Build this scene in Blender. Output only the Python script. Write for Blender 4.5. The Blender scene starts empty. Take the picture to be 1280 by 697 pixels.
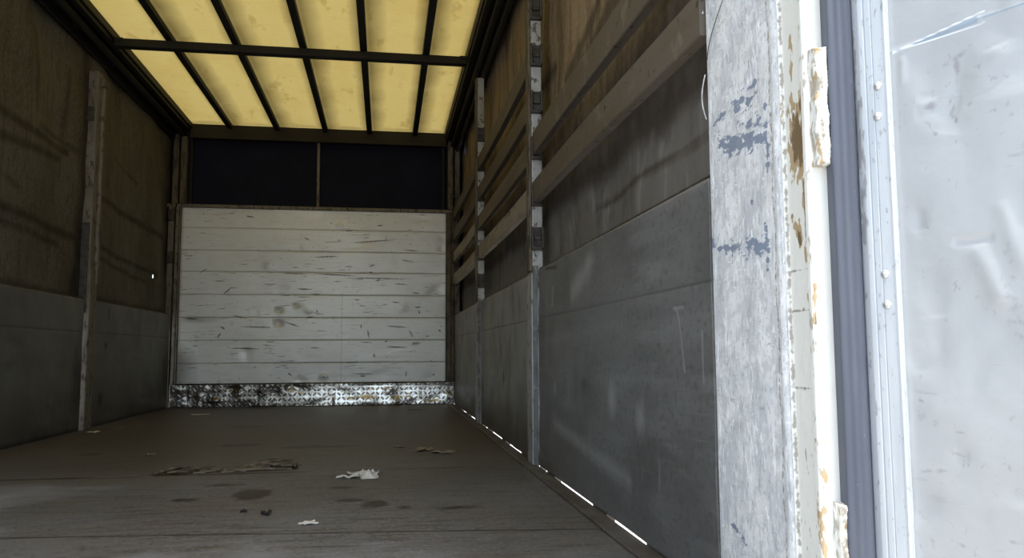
import bpy, bmesh, math, random
import numpy as np
from mathutils import Matrix, Vector
random.seed(4)
rng = np.random.default_rng(4)
S = bpy.context.scene
COL = S.collection

# ---------------------------------------------------------------- camera
cam_d = bpy.data.cameras.new('camera'); cam = bpy.data.objects.new('camera', cam_d); COL.objects.link(cam)
cam_d.sensor_width = 36.0; cam_d.lens = 988.87 / 1280 * 36.0
cam_d.clip_start = 0.02; cam_d.clip_end = 500
r_ = Vector((0.98746528, -0.15775951, -0.0049256)); u_ = Vector((-0.00974608, -0.0920917, 0.99570283)); f_ = Vector((0.15753519, 0.98317397, 0.09247489))
cam.matrix_world = Matrix(((r_.x, u_.x, -f_.x, 0), (r_.y, u_.y, -f_.y, 0), (r_.z, u_.z, -f_.z, 0.4612), (0, 0, 0, 1)))
S.camera = cam
# ---------------------------------------------------------------- sky, sun, exposure
SUN_EL, SUN_AZ = 75.0, (0.44, -1.0)
w = bpy.data.worlds.new('sky'); S.world = w; w.use_nodes = True
nt = w.node_tree; nt.nodes.clear()
sk = nt.nodes.new('ShaderNodeTexSky'); sk.sky_type = 'NISHITA'; sk.sun_disc = False
sk.sun_elevation = math.radians(SUN_EL); sk.sun_rotation = math.atan2(SUN_AZ[0], SUN_AZ[1]); sk.air_density = 1.0; sk.dust_density = 3.0
bg = nt.nodes.new('ShaderNodeBackground'); bg.inputs[1].default_value = 0.42
ow = nt.nodes.new('ShaderNodeOutputWorld'); hs = nt.nodes.new('ShaderNodeHueSaturation'); hs.inputs['Saturation'].default_value = .78; hs.inputs['Hue'].default_value = .485
nt.links.new(sk.outputs[0], hs.inputs['Color']); nt.links.new(hs.outputs[0], bg.inputs[0]); nt.links.new(bg.outputs[0], ow.inputs[0])
sd = bpy.data.lights.new('sun', 'SUN'); sd.energy = 7.5; sd.angle = math.radians(0.6); sd.color = (1, 0.965, 0.90)
so = bpy.data.objects.new('sun', sd); COL.objects.link(so)
a = Vector((SUN_AZ[0], SUN_AZ[1], 0)).normalized() * math.cos(math.radians(SUN_EL)); a.z = math.sin(math.radians(SUN_EL))
so.rotation_euler = (-a).to_track_quat('-Z', 'Y').to_euler(); so.location = (0, -3, 8)
S.view_settings.view_transform = 'Standard'; S.view_settings.look = 'None'
S.view_settings.gamma = 1.0; S.view_settings.use_curve_mapping = False
S.view_settings.exposure = 0.34

# ---------------------------------------------------------------- dimensions (metres, floor at z=0, x right, y into the lorry)
XL, XR = -1.83, 0.62
YB, YR = 7.27, 1.05           # front bulkhead, rear opening
ZG, ZF, ZR = 0.80, 1.765, 2.497
XRL, XRR = -1.71, 0.53

# ---------------------------------------------------------------- materials
def mat(name, base, rough=0.6, metal=0.0, layers=(), bump=(), spec=0.5, transl=None, rand=None):
    m = bpy.data.materials.new(name); m.use_nodes = True
    t = m.node_tree; N = t.nodes; L = t.links; N.clear()
    out = N.new('ShaderNodeOutputMaterial'); bs = N.new('ShaderNodeBsdfPrincipled')
    bs.inputs['Roughness'].default_value = rough; bs.inputs['Metallic'].default_value = metal
    bs.inputs['Specular IOR Level'].default_value = spec
    L.new(bs.outputs[0], out.inputs[0])
    geo = N.new('ShaderNodeNewGeometry')
    def noise(sc, detail=4, seed=0.0, rg=0.55):
        vm = N.new('ShaderNodeVectorMath'); vm.operation = 'MULTIPLY_ADD'
        L.new(geo.outputs['Position'], vm.inputs[0])
        vm.inputs[1].default_value = sc if hasattr(sc, '__len__') else (sc, sc, sc)
        vm.inputs[2].default_value = (seed, seed * 1.7, seed * 2.3)
        n = N.new('ShaderNodeTexNoise'); n.inputs['Scale'].default_value = 1.0
        n.inputs['Detail'].default_value = detail; n.inputs['Roughness'].default_value = rg
        L.new(vm.outputs[0], n.inputs['Vector']); return n.outputs['Fac']
    def mth(op, a_, b_):
        q = N.new('ShaderNodeMath'); q.operation = op
        for i, v in enumerate((a_, b_)):
            if isinstance(v, (int, float)): q.inputs[i].default_value = v
            else: L.new(v, q.inputs[i])
        return q.outputs[0]
    def ramp(v, lo, hi, k=1.0):
        q = N.new('ShaderNodeMapRange'); q.clamp = True
        q.inputs[1].default_value = lo; q.inputs[2].default_value = hi; q.inputs[3].default_value = 0; q.inputs[4].default_value = k
        L.new(v, q.inputs[0]); return q.outputs[0]
    rgb = N.new('ShaderNodeRGB'); rgb.outputs[0].default_value = (*base, 1); cur = rgb.outputs[0]
    if rand:
        oi = N.new('ShaderNodeObjectInfo'); mx = N.new('ShaderNodeMix'); mx.data_type = 'RGBA'
        L.new(ramp(oi.outputs['Random'], 0, 1), mx.inputs[0]); L.new(cur, mx.inputs[6]); mx.inputs[7].default_value = (*rand, 1); cur = mx.outputs[2]
    for i, l in enumerate(layers):
        sd_ = l.get('seed', i * 7.3 + 1)
        if 'attr' in l:
            at = N.new('ShaderNodeAttribute'); at.attribute_name = l['attr']
            v = at.outputs['Fac']
            if 'n' in l:
                nz = mth('SUBTRACT', noise(l['n'], l.get('d', 5), sd_), 0.5)
                # ragged edge only where the mark exists
                v = mth('ADD', v, mth('MULTIPLY', nz, l.get('rag', 1.0)))
            v = ramp(v, l.get('lo', 0.3), l.get('hi', 0.5), l.get('k', 1.0))
            v = mth('MULTIPLY', v, ramp(at.outputs['Fac'], 0.0, 0.12))
        else:
            v = ramp(mth('ADD', mth('MULTIPLY', noise(l['n'], l.get('d', 5), sd_, .6), 1.35), -.175), l['lo'], l['hi'], l.get('k', 1.0))
            if 'n2' in l:
                v = mth('MULTIPLY', v, ramp(noise(l['n2'], 3, sd_ + 31), l.get('lo2', .45), l.get('hi2', .6)))
        mx = N.new('ShaderNodeMix'); mx.data_type = 'RGBA'
        L.new(v, mx.inputs[0]); L.new(cur, mx.inputs[6]); mx.inputs[7].default_value = (*l['c'], 1); cur = mx.outputs[2]
    nrm = None
    for sc, st, dist in bump:
        b = N.new('ShaderNodeBump'); b.inputs['Strength'].default_value = st; b.inputs['Distance'].default_value = dist
        L.new(noise(sc, 4, 50.0), b.inputs['Height'])
        if nrm: L.new(nrm, b.inputs['Normal'])
        nrm = b.outputs[0]
    if transl is not None:
        tr = N.new('ShaderNodeBsdfTranslucent'); df = N.new('ShaderNodeBsdfDiffuse'); ad = N.new('ShaderNodeAddShader')
        vm = N.new('ShaderNodeVectorMath'); vm.operation = 'MULTIPLY'; vm.inputs[1].default_value = (transl,) * 3
        L.new(cur, vm.inputs[0]); L.new(vm.outputs[0], tr.inputs[0])
        vm2 = N.new('ShaderNodeVectorMath'); vm2.operation = 'MULTIPLY'; vm2.inputs[1].default_value = (0.45,) * 3
        L.new(cur, vm2.inputs[0]); L.new(vm2.outputs[0], df.inputs[0])
        L.new(tr.outputs[0], ad.inputs[0]); L.new(df.outputs[0], ad.inputs[1]); L.new(ad.outputs[0], out.inputs[0])
    else:
        L.new(cur, bs.inputs['Base Color'])
        if nrm: L.new(nrm, bs.inputs['Normal'])
    return m

M = {}
M['ground'] = mat('concrete_yard', (.46, .45, .43), .9, layers=[dict(n=1.3, lo=.35, hi=.7, c=(.32, .30, .27), k=.6), dict(n=20, lo=.5, hi=.8, c=(.25, .24, .22), k=.5)])
M['floor'] = mat('worn_plywood', (.120, .121, .120), .48, spec=.40, layers=[
    dict(n=(1.2, 1.6, 1), lo=.40, hi=.72, c=(.080, .071, .060), k=.8),
    dict(attr='far', lo=0, hi=1, c=(.066, .046, .026), k=.75),  # grey near, brown far: sky sheen fading with depth, painted into the colour
    dict(n=(.9, 1.0, 1), lo=.5, hi=.75, c=(.12, .105, .085), k=.6, seed=9),
    dict(n=(6, 45, 10), lo=.50, hi=.70, c=(.045, .037, .030), k=.65),
    dict(n=(3, 14, 10), lo=.58, hi=.70, c=(.13, .115, .095), k=.35, seed=3.3),
    dict(n=90, lo=.58, hi=.70, c=(.22, .20, .18), k=.5),
    dict(n=(60, 45, 60), lo=.58, hi=.70, c=(.03, .025, .02), k=.5, seed=5.5),
    dict(n=(5, 60, 10), lo=.66, hi=.73, c=(.022, .017, .013), k=.6, n2=2.0),
    dict(attr='dust', n=(5, 7, 5), rag=2.0, lo=.25, hi=1.1, c=(.30, .31, .33), k=.6),
    dict(attr='stain', n=(14, 14, 14), d=6, rag=1.9, lo=.35, hi=.85, c=(.020, .017, .014), k=.9),
    dict(attr='seam', n=(9, 9, 9), rag=.7, lo=.25, hi=.6, c=(.012, .010, .008), k=.85),
    dict(attr='torn', n=(18, 50, 20), rag=.9, lo=.30, hi=.5, c=(.018, .013, .009), k=.95),
    ], bump=[((8, 60, 8), .25, .004), (120, .15, .002)])
M['splinter'] = mat('split_plywood', (.17, .135, .09), .8, layers=[dict(n=(20, 80, 20), lo=.4, hi=.65, c=(.05, .035, .022))])
M['roof'] = mat('yellow_roof_sheet', (.86, .68, .24), transl=.112, layers=[
    dict(n=(70, 70, 70), lo=.35, hi=.7, c=(.78, .55, .15), k=.22),
    dict(n=(12, 90, 12), lo=.45, hi=.7, c=(.74, .52, .14), k=.25),
    dict(n=(3.0, 2.0, 3), lo=.45, hi=.75, c=(.72, .50, .13), k=.4),
    dict(n=(9, 3.5, 5), lo=.64, hi=.72, c=(.40, .26, .05), k=.35),
    dict(attr='batten_band', n=(3, 2.2, 3), d=2, rag=.5, lo=.12, hi=1.1, c=(.10, .07, .02), k=.95)])
M['dark_steel'] = mat('dark_painted_steel', (.011, .010, .008), .6, spec=.25, layers=[dict(n=25, lo=.5, hi=.75, c=(.022, .017, .011), k=.7)])
M['header'] = mat('dark_brown_steel', (.020, .016, .008), .65, spec=.3, layers=[dict(n=(5, 30, 30), lo=.5, hi=.7, c=(.028, .022, .011), k=.5)])
M['tarp_l'] = mat('stained_tarpaulin', (.118, .110, .094), .75, spec=.25, layers=[
    dict(n=(2, 2.2, 1.5), lo=.35, hi=.7, c=(.064, .055, .042), k=.85),
    dict(n=(10, 12, 2), lo=.5, hi=.75, c=(.040, .031, .022), k=.6),
    dict(n=(50, 50, 50), lo=.42, hi=.66, c=(.16, .15, .12), k=.5),
    dict(n=(14, 40, 8), lo=.55, hi=.70, c=(.04, .034, .028), k=.5, seed=12.),
    dict(attr='grime_shade', n=(9, 9, 6), rag=.7, lo=.2, hi=.8, c=(.020, .016, .013), k=.8)],
    bump=[((4, 4, 3), .5, .02), ((60, 60, 60), .2, .002)])
M['tarp_r'] = mat('weathered_tarpaulin', (.28, .215, .135), .75, spec=.25, layers=[
    dict(n=(2, 2.2, 1.5), lo=.35, hi=.7, c=(.19, .135, .08), k=.7),
    dict(n=(10, 14, 2.2), lo=.48, hi=.66, c=(.10, .07, .045), k=.75),
    dict(n=(40, 40, 40), lo=.5, hi=.7, c=(.36, .28, .18), k=.45),
    dict(attr='low', lo=0, hi=1, c=(.12, .117, .112), k=.85),  # warm roof glow above and grey skylight below, painted into the tarp colour
    dict(attr='low', n=(26, 20, 3.5), rag=3.0, lo=1.15, hi=1.6, c=(.24, .235, .225), k=.6, seed=21.),
    dict(attr='low', n=(16, 12, 9), rag=3.0, lo=1.1, hi=1.7, c=(.05, .047, .045), k=.6, seed=27.),
    dict(attr='grime_shade', n=(14, 14, 7), rag=.8, lo=.3, hi=.7, c=(.045, .035, .028), k=.75)],
    bump=[((5, 6, 2), .6, .02), ((60, 60, 60), .2, .002)])
M['navy'] = mat('navy_tarpaulin', (.011, .012, .024), .8, spec=.1, layers=[dict(n=6, lo=.4, hi=.7, c=(.014, .015, .030), k=.6)], bump=[((5, 5, 5), .3, .01)])
M['gate_r'] = mat('dull_aluminium', (.20, .203, .203), .45, metal=.40, layers=[
    dict(n=(2.2, 1.6, 2.4), lo=.40, hi=.68, c=(.115, .112, .106), k=.8),
    dict(n=(3, 2, 14), lo=.50, hi=.72, c=(.27, .275, .275), k=.6),
    dict(n=(60, 50, 60), lo=.55, hi=.68, c=(.08, .08, .08), k=.4),
    dict(n=(40, 34, 4.5), lo=.66, hi=.74, c=(.31, .31, .31), k=.5, n2=3.),
    dict(n=(6, 4, 130), lo=.66, hi=.74, c=(.32, .32, .32), k=.35, n2=2.4, seed=8.1),
    dict(attr='low', n=(3, 3, 8), rag=.5, lo=.2, hi=.9, c=(.11, .080, .055), k=.6),
    dict(attr='pale', n=(30, 26, 5), rag=.6, lo=.2, hi=.9, c=(.48, .48, .48), k=.6),
    dict(attr='dent', n=(60, 50, 8), rag=.5, lo=.35, hi=.6, c=(.035, .032, .03), k=.85),
    dict(attr='seam', lo=.2, hi=.8, c=(.03, .03, .03), k=.45)],
    bump=[((4, 4, 6), .35, .012), ((80, 8, 160), .12, .002)])
M['gate_f'] = mat('weathered_aluminium', (.30, .30, .285), .5, metal=.30, layers=[
    dict(n=(3, 3, 3), lo=.40, hi=.70, c=(.18, .175, .165), k=.8),
    dict(n=(40, 22, 5), lo=.58, hi=.70, c=(.05, .046, .042), k=.75, n2=3.),
    dict(attr='low', n=(3, 3, 5), rag=.5, lo=.2, hi=.9, c=(.075, .062, .045), k=.85),
    dict(attr='seam', lo=.2, hi=.8, c=(.03, .03, .03), k=.8)],
    bump=[((6, 6, 6), .35, .01), ((80, 8, 160), .12, .002)])
M['gate_l'] = mat('grimy_aluminium', (.145, .150, .142), .55, metal=.15, layers=[
    dict(n=(2, 2.6, 2.6), lo=.38, hi=.70, c=(.090, .090, .082), k=.8),
    dict(n=(20, 16, 3), lo=.58, hi=.72, c=(.15, .145, .135), k=.5),
    dict(attr='low', n=(3, 3, 5), rag=.5, lo=.2, hi=.9, c=(.050, .040, .030), k=.7),
    dict(attr='grime_shade', n=(14, 14, 7), rag=.6, lo=.3, hi=.7, c=(.015, .013, .012), k=.8),
    dict(attr='seam', lo=.2, hi=.8, c=(.03, .028, .025), k=.8)], bump=[((6, 6, 6), .4, .012)])
M['board_white'] = mat('worn_white_boards', (.78, .81, .83), .34, metal=.12, layers=[
    dict(n=(1.6, 1.6, 2.5), lo=.40, hi=.70, c=(.63, .655, .67), k=.7),
    dict(n=(5, 5, 90), lo=.60, hi=.78, c=(.40, .39, .36), k=.45),
    dict(n=(7, 7, 75), lo=.655, hi=.69, c=(.09, .08, .07), k=.7, n2=3.1, lo2=.5, hi2=.56),
    dict(n=(30, 30, 45), lo=.70, hi=.74, c=(.10, .09, .08), k=.6, seed=2.2),
    dict(attr='scratch', n=(45, 40, 140), rag=1.3, lo=.20, hi=.55, c=(.065, .057, .05), k=.9),
    dict(attr='grime_shade', n=(6, 6, 6), rag=.5, lo=.2, hi=.9, c=(.13, .115, .10), k=.65),
    dict(attr='seam', n=(4, 4, 40), rag=.3, lo=.25, hi=.8, c=(.12, .11, .10), k=.5)],
    bump=[((4, 4, 10), .3, .006)])
M['tread'] = mat('tread_plate_metal', (.72, .72, .70), .27, metal=.92, layers=[
    dict(n=(9, 9, 14), lo=.48, hi=.75, c=(.32, .31, .29), k=.8),
    dict(attr='grime_shade', n=(10, 10, 10), rag=.7, lo=.2, hi=.9, c=(.17, .155, .14), k=.85)], bump=[((28, 28, 28), .5, .006)])
M['post_grey'] = mat('worn_galvanised_post', (.36, .365, .355), .5, metal=.25, layers=[
    dict(n=(18, 18, 7), lo=.45, hi=.65, c=(.25, .24, .22), k=.7),
    dict(n=(40, 40, 22), lo=.60, hi=.66, c=(.055, .04, .03), k=.85)], bump=[((50, 50, 20), .4, .003)])
M['post_dull'] = mat('dull_post_flange', (.15, .15, .145), .6, metal=.2, layers=[dict(n=(18, 18, 9), lo=.42, hi=.62, c=(.07, .065, .058), k=.8), dict(n=(60, 60, 30), lo=.60, hi=.68, c=(.3, .3, .3), k=.5)])
M['post_left'] = mat('dirty_cream_post', (.17, .155, .125), .65, layers=[
    dict(n=(18, 18, 6), lo=.42, hi=.65, c=(.10, .085, .065), k=.7),
    dict(n=(40, 40, 16), lo=.58, hi=.64, c=(.035, .022, .016), k=.85)], bump=[((50, 50, 20), .4, .003)])
M['post_brown'] = mat('grimy_brown_edge', (.11, .09, .06), .7, layers=[dict(n=(30, 30, 9), lo=.45, hi=.62, c=(.035, .027, .018), k=.9)])
M['bracket'] = mat('grimy_steel_bracket', (.060, .055, .048), .6, metal=.3, layers=[dict(n=30, lo=.45, hi=.62, c=(.035, .027, .02), k=.9)])
M['slat'] = mat('grimy_slat', (.150, .122, .088), .62, rand=(.075, .066, .056), layers=[
    dict(n=(4, 1.5, 10), lo=.40, hi=.65, c=(.085, .066, .046), k=.8),
    dict(n=(20, 14, 12), lo=.60, hi=.72, c=(.21, .18, .14), k=.4),
    dict(n=(40, 25, 30), lo=.66, hi=.70, c=(.02, .015, .01), k=.8)], bump=[((30, 6, 60), .25, .003)])
M['slat_pale'] = mat('pale_slat', (.30, .27, .21), .6, layers=[
    dict(n=(4, 2, 10), lo=.40, hi=.65, c=(.20, .175, .13), k=.8),
    dict(n=(40, 14, 16), lo=.63, hi=.68, c=(.03, .022, .015), k=.85)], bump=[((30, 6, 60), .25, .003)])
M['rail'] = mat('worn_floor_rail', (.13, .12, .11), .5, metal=.3, layers=[
    dict(n=(8, 5, 8), lo=.42, hi=.66, c=(.065, .05, .038), k=.8), dict(n=(60, 40, 60), lo=.58, hi=.7, c=(.22, .21, .2), k=.5)])
M['corner'] = mat('chipped_white_paint', (.72, .74, .75), .55, layers=[
    dict(n=(16, 14, 9), lo=.38, hi=.70, c=(.47, .50, .54), k=.75),
    dict(n=(60, 60, 14), lo=.58, hi=.64, c=(.40, .42, .44), k=.55),
    dict(n=(34, 30, 40), d=8, lo=.50, hi=.60, c=(.50, .52, .54), k=.6, seed=41.),
    dict(n=(80, 80, 34), lo=.60, hi=.68, c=(.86, .88, .90), k=.5, seed=4.4),
    dict(n=(30, 28, 120), lo=.67, hi=.70, c=(.30, .32, .36), k=.7, n2=9.),
    dict(n=(130, 130, 28), lo=.68, hi=.71, c=(.20, .20, .21), k=.7, n2=12., seed=6.1),
    dict(n=(150, 150, 55), d=6, lo=.60, hi=.66, c=(.33, .35, .38), k=.6, seed=51.),
    dict(n=(90, 80, 220), d=5, lo=.64, hi=.70, c=(.93, .95, .97), k=.7, n2=8., seed=57.),
    dict(n=(120, 110, 30), d=6, lo=.62, hi=.67, c=(.95, .97, .99), k=.7, n2=10., seed=63.),
    dict(attr='cream', lo=.2, hi=.8, c=(.68, .685, .64), k=.92),
    dict(attr='creamchip', n=(120, 120, 40), rag=1.0, lo=.64, hi=.72, c=(.27, .23, .17), k=.8),
    dict(attr='smear', n=(60, 42, 95), d=7, rag=3.2, lo=.42, hi=.56, c=(.17, .215, .30), k=.9),
    dict(attr='rust', n=(95, 95, 38), d=7, rag=3.6, lo=.50, hi=.60, c=(.36, .25, .12), k=.9),
    dict(attr='rust', n=(110, 110, 42), d=7, rag=2.8, lo=.80, hi=1.0, c=(.13, .085, .045), k=.9, seed=17.),
    dict(attr='line', n=(90, 90, 90), d=6, rag=2.2, lo=.35, hi=.7, c=(.20, .175, .14), k=.8)],
    bump=[((60, 60, 30), .5, .002), ((14, 14, 9), .4, .004)])
M['seal'] = mat('blue_grey_rubber', (.055, .064, .088), .5, layers=[
    dict(n=(20, 20, 3), lo=.4, hi=.7, c=(.085, .097, .125), k=.6), dict(n=(150, 150, 90), lo=.78, hi=.82, c=(.3, .32, .36), k=.5)])
M['frame'] = mat('door_edge_aluminium', (.52, .55, .575), .42, metal=.25, layers=[
    dict(n=(30, 30, 2.5), lo=.40, hi=.70, c=(.42, .455, .485), k=.7),
    dict(attr='scuff', n=(140, 140, 38), d=6, rag=2.0, lo=.50, hi=.60, c=(.27, .27, .27), k=.75),
    dict(n=(120, 120, 60), lo=.68, hi=.71, c=(.3, .31, .32), k=.6),
    dict(attr='line', lo=.3, hi=.8, c=(.33, .38, .44), k=.8)], bump=[((40, 40, 6), .2, .002)])
M['door'] = mat('dented_door_sheet', (.40, .415, .425), .45, metal=.25, layers=[
    dict(n=(3, 3, 3.5), lo=.38, hi=.70, c=(.35, .36, .37), k=.8),
    dict(n=(22, 22, 9), lo=.55, hi=.75, c=(.40, .405, .41), k=.45),
    dict(n=(16, 16, 90), lo=.66, hi=.72, c=(.30, .31, .33), k=.5, n2=7.),
    dict(n=(90, 90, 60), lo=.69, hi=.72, c=(.27, .27, .28), k=.55, n2=8., seed=3.),
    dict(attr='smudge', n=(60, 60, 60), d=6, rag=2.6, lo=.45, hi=1.0, c=(.24, .24, .26), k=.7),
    dict(attr='crease', n=(40, 40, 40), rag=.3, lo=.35, hi=.6, c=(.24, .30, .36), k=.85),
    dict(attr='edge', lo=.3, hi=.7, c=(.74, .78, .82), k=.8)],
    bump=[((9, 9, 9), .35, .006), ((60, 60, 60), .12, .002)])
M['rivet'] = mat('rivet_metal', (.50, .50, .50), .35, metal=.6)
M['paper'] = mat('dirty_paper', (.60, .58, .53), .8, layers=[dict(n=30, lo=.5, hi=.7, c=(.35, .33, .28), k=.6)])
M['card'] = mat('brown_card', (.22, .18, .13), .85, layers=[dict(n=40, lo=.45, hi=.7, c=(.13, .10, .07), k=.6)])
M['grit'] = mat('dark_grit', (.015, .012, .010), .8)
M['rubber'] = mat('torn_white_lining', (.55, .55, .54), .7, layers=[dict(n=50, lo=.5, hi=.65, c=(.3, .3, .3), k=.7)])

# ---------------------------------------------------------------- helpers
def root(name, loc, label, cat, group=None):
    o = bpy.data.objects.new(name, None); COL.objects.link(o); o.location = loc; o.empty_display_size = .1
    tag(o, label, cat, group); return o
def tag(o, label=None, cat=None, group=None, kind=None):
    if label: o['label'] = label
    if cat: o['category'] = cat
    if group: o['group'] = group
    if kind: o['kind'] = kind
    return o
def wpos(parent):
    v = Vector((0, 0, 0))
    while parent: v = v + parent.location; parent = parent.parent
    return v
def link(name, me, m, parent=None, smooth=False, origin=None):
    """mesh data arrives in world coordinates"""
    o = bpy.data.objects.new(name, me); COL.objects.link(o)
    off = Vector(origin) if origin is not None else wpos(parent)
    n = len(me.vertices); co = np.empty(n * 3, np.float32); me.vertices.foreach_get('co', co)
    co = co.reshape(-1, 3) - np.array(off, np.float32); me.vertices.foreach_set('co', co.ravel())
    if parent: o.parent = parent
    if origin is not None: o.location = off - wpos(parent)
    me.materials.append(M[m])
    if smooth: me.polygons.foreach_set('use_smooth', np.ones(len(me.polygons), bool))
    me.update(); return o
class MB:
    def __init__(s): s.bm = bmesh.new()
    def box(s, a, b, bev=0.0, seg=2):
        a_ = Vector((min(a[0], b[0]), min(a[1], b[1]), min(a[2], b[2]))); b_ = Vector((max(a[0], b[0]), max(a[1], b[1]), max(a[2], b[2])))
        r = bmesh.ops.create_cube(s.bm, size=1.0)['verts']
        bmesh.ops.scale(s.bm, vec=b_ - a_, verts=r); bmesh.ops.translate(s.bm, vec=(a_ + b_) / 2, verts=r)
        if bev:
            es = list({e for v in r for e in v.link_edges})
            bmesh.ops.bevel(s.bm, geom=es, offset=bev, segments=seg, affect='EDGES', profile=.5)
        return s
    def tube(s, p, q, rad, n=12):
        p, q = Vector(p), Vector(q); d = q - p
        r = bmesh.ops.create_cone(s.bm, cap_ends=True, segments=n, radius1=rad, radius2=rad, depth=d.length)['verts']
        bmesh.ops.transform(s.bm, matrix=Matrix.Translation((p + q) / 2) @ d.to_track_quat('Z', 'Y').to_matrix().to_4x4(), verts=r)
        return s
    def prism(s, pts, z0, z1):
        """closed outline in plan, extruded upwards"""
        lo = [s.bm.verts.new((x, y, z0)) for x, y in pts]; hi = [s.bm.verts.new((x, y, z1)) for x, y in pts]
        n = len(pts)
        for i in range(n): s.bm.faces.new((lo[i], lo[(i + 1) % n], hi[(i + 1) % n], hi[i]))
        s.bm.faces.new(lo[::-1]); s.bm.faces.new(hi); return s
    def build(s, name, m, parent=None, smooth=False, origin=None):
        bmesh.ops.recalc_face_normals(s.bm, faces=s.bm.faces)
        me = bpy.data.meshes.new(name); s.bm.to_mesh(me); s.bm.free()
        return link(name, me, m, parent, smooth, origin)
def grid(name, P, m, parent=None, attrs={}, back=None, smooth=True, skip=None, origin=None):
    """P[nu,nv,3] front surface; back = offset vector that gives it thickness"""
    nu, nv = P.shape[:2]; V = P.reshape(-1, 3)
    idx = np.arange(nu * nv).reshape(nu, nv)
    F = np.stack([idx[:-1, :-1], idx[1:, :-1], idx[1:, 1:], idx[:-1, 1:]], -1).reshape(-1, 4)
    if skip is not None:
        c = V[F].mean(1); F = F[~skip(c[:, 0], c[:, 1], c[:, 2])]
    F = F.tolist(); V = V.copy(); nfront = len(F)
    if back is not None:
        ring = np.concatenate([idx[:, 0], idx[-1, 1:], idx[-2::-1, -1], idx[0, -2:0:-1]])
        flat = V[ring] .copy()
        ax = int(np.argmax(np.abs(back))); flat[:, ax] = P[..., ax].mean()
        bk = flat + np.array(back); b0 = len(V); n = len(ring)
        V = np.concatenate([V, bk])
        for i in range(n):
            j = (i + 1) % n; F.append([int(ring[j]), int(ring[i]), b0 + i, b0 + j])
        F.append([b0 + i for i in range(n)])
    me = bpy.data.meshes.new(name); me.from_pydata(V.tolist(), [], F)
    X, Y, Z = V[:, 0], V[:, 1], V[:, 2]
    for k, fn in attrs.items():
        at = me.attributes.new(k, 'FLOAT', 'POINT'); at.data.foreach_set('value', np.asarray(fn(X, Y, Z), np.float32) * np.ones(len(V), np.float32))
    if smooth:
        sm = np.zeros(len(me.polygons), bool); sm[:nfront] = True; me.polygons.foreach_set('use_smooth', sm)
    o = link(name, me, m, parent, False, origin); return o
def seg(A, B, p, q, wd):
    """1 on the line p-q, fading to 0 at distance wd"""
    p = np.array(p, float); q = np.array(q, float); d = q - p; L2 = (d @ d) + 1e-12
    t = np.clip(((A - p[0]) * d[0] + (B - p[1]) * d[1]) / L2, 0, 1)
    return np.clip(1 - np.hypot(A - p[0] - t * d[0], B - p[1] - t * d[1]) / wd, 0, 1)
def dash(A, B, p, q, wd):
    """1 in the middle of the stroke p-q, tapering to 0 at both ends and at distance wd"""
    p = np.array(p, float); q = np.array(q, float); d = q - p; L = np.hypot(*d) + 1e-9; d /= L; c = (p + q) / 2
    a_ = (A - c[0]) * d[0] + (B - c[1]) * d[1]; b_ = -(A - c[0]) * d[1] + (B - c[1]) * d[0]
    return np.clip(1 - (a_ / (L * .62)) ** 2 - np.abs(b_) / wd, 0, 1)
def blob(A, B, c, r): return np.clip(1 - np.hypot((A - c[0]) / r[0], (B - c[1]) / r[1]), 0, 1)
def gau(A, B, c, r): return np.exp(-((A - c[0]) / r[0]) ** 2 - ((B - c[1]) / r[1]) ** 2)
def mx(*a_): 
    r = a_[0]
    for b_ in a_[1:]: r = np.maximum(r, b_)
    return r
def steps(*parts): 
    out = []
    for a_, b_, n in parts: out.append(np.linspace(a_, b_, n, endpoint=False))
    return np.concatenate(out + [[parts[-1][1]]])

# ================================================================ SETTING
g = MB(); g.box((-40, -40, -1.35), (40, 40, -1.15)); tag(g.build('ground', 'ground'), 'pale concrete yard under the lorry', 'ground', kind='structure')

# ---- floor
xs = steps((XL - .03, .565, 260)); ys = steps((YR, 1.7, 20), (1.7, 4.2, 300), (4.2, YB + .02, 130))
U, V_ = np.meshgrid(xs, ys, indexing='ij')
seam2 = lambda X: 2.236 + (X + .96) * (-.1126)
def f_seam(X, Y, Z):
    wob = .004 * np.sin(X * 9) + .003 * np.sin(X * 31)
    a_ = np.clip(1 - np.abs(Y - 3.25 - wob) / .016, 0, 1) * np.where(X < -.30, 1, .52)
    b_ = np.clip(1 - np.abs(Y - seam2(X) - wob * .5) / .012, 0, 1) * .85
    c_ = np.clip(1 - np.abs(Y - 5.25 - wob) / .02, 0, 1) * .3
    return mx(a_, b_, c_)
def f_stain(X, Y, Z):
    return mx(blob(X, Y, (-.425, 2.76), (.085, .145)) * 2.2, blob(X, Y, (-.02, 2.52), (.06, .11)) * 1.4, blob(X, Y, (-.09, 2.60), (.09, .05)) * 1.5,
              blob(X, Y, (-.56, 2.98), (.12, .07)) * 1.1, blob(X, Y, (-.62, 2.70), (.07, .06)) * 1.1, blob(X, Y, (-.15, 2.85), (.10, .05)) * 1.2, blob(X, Y, (-.13, 3.1), (.13, .05)) * 1.0,
              blob(X, Y, (-.72, 4.25), (.20, .10)) * 1.5, blob(X, Y, (-.35, 4.10), (.30, .10)) * 1.3, blob(X, Y, (-1.35, 4.0), (.08, .12)) * 1.2, blob(X, Y, (-.88, 5.3), (.22, .14)) * 1.2,
              blob(X, Y, (.22, 2.42), (.14, .08)) * .9, blob(X, Y, (.06, 2.45), (.06, .06)) * .9, seg(X, Y, (.52, 3.05), (.50, 2.3), .06) * .45, blob(X, Y, (.5, 2.6), (.04, .08)) * .6,
              np.clip(1 - (X - XL) / .25, 0, 1) * .55)
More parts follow.
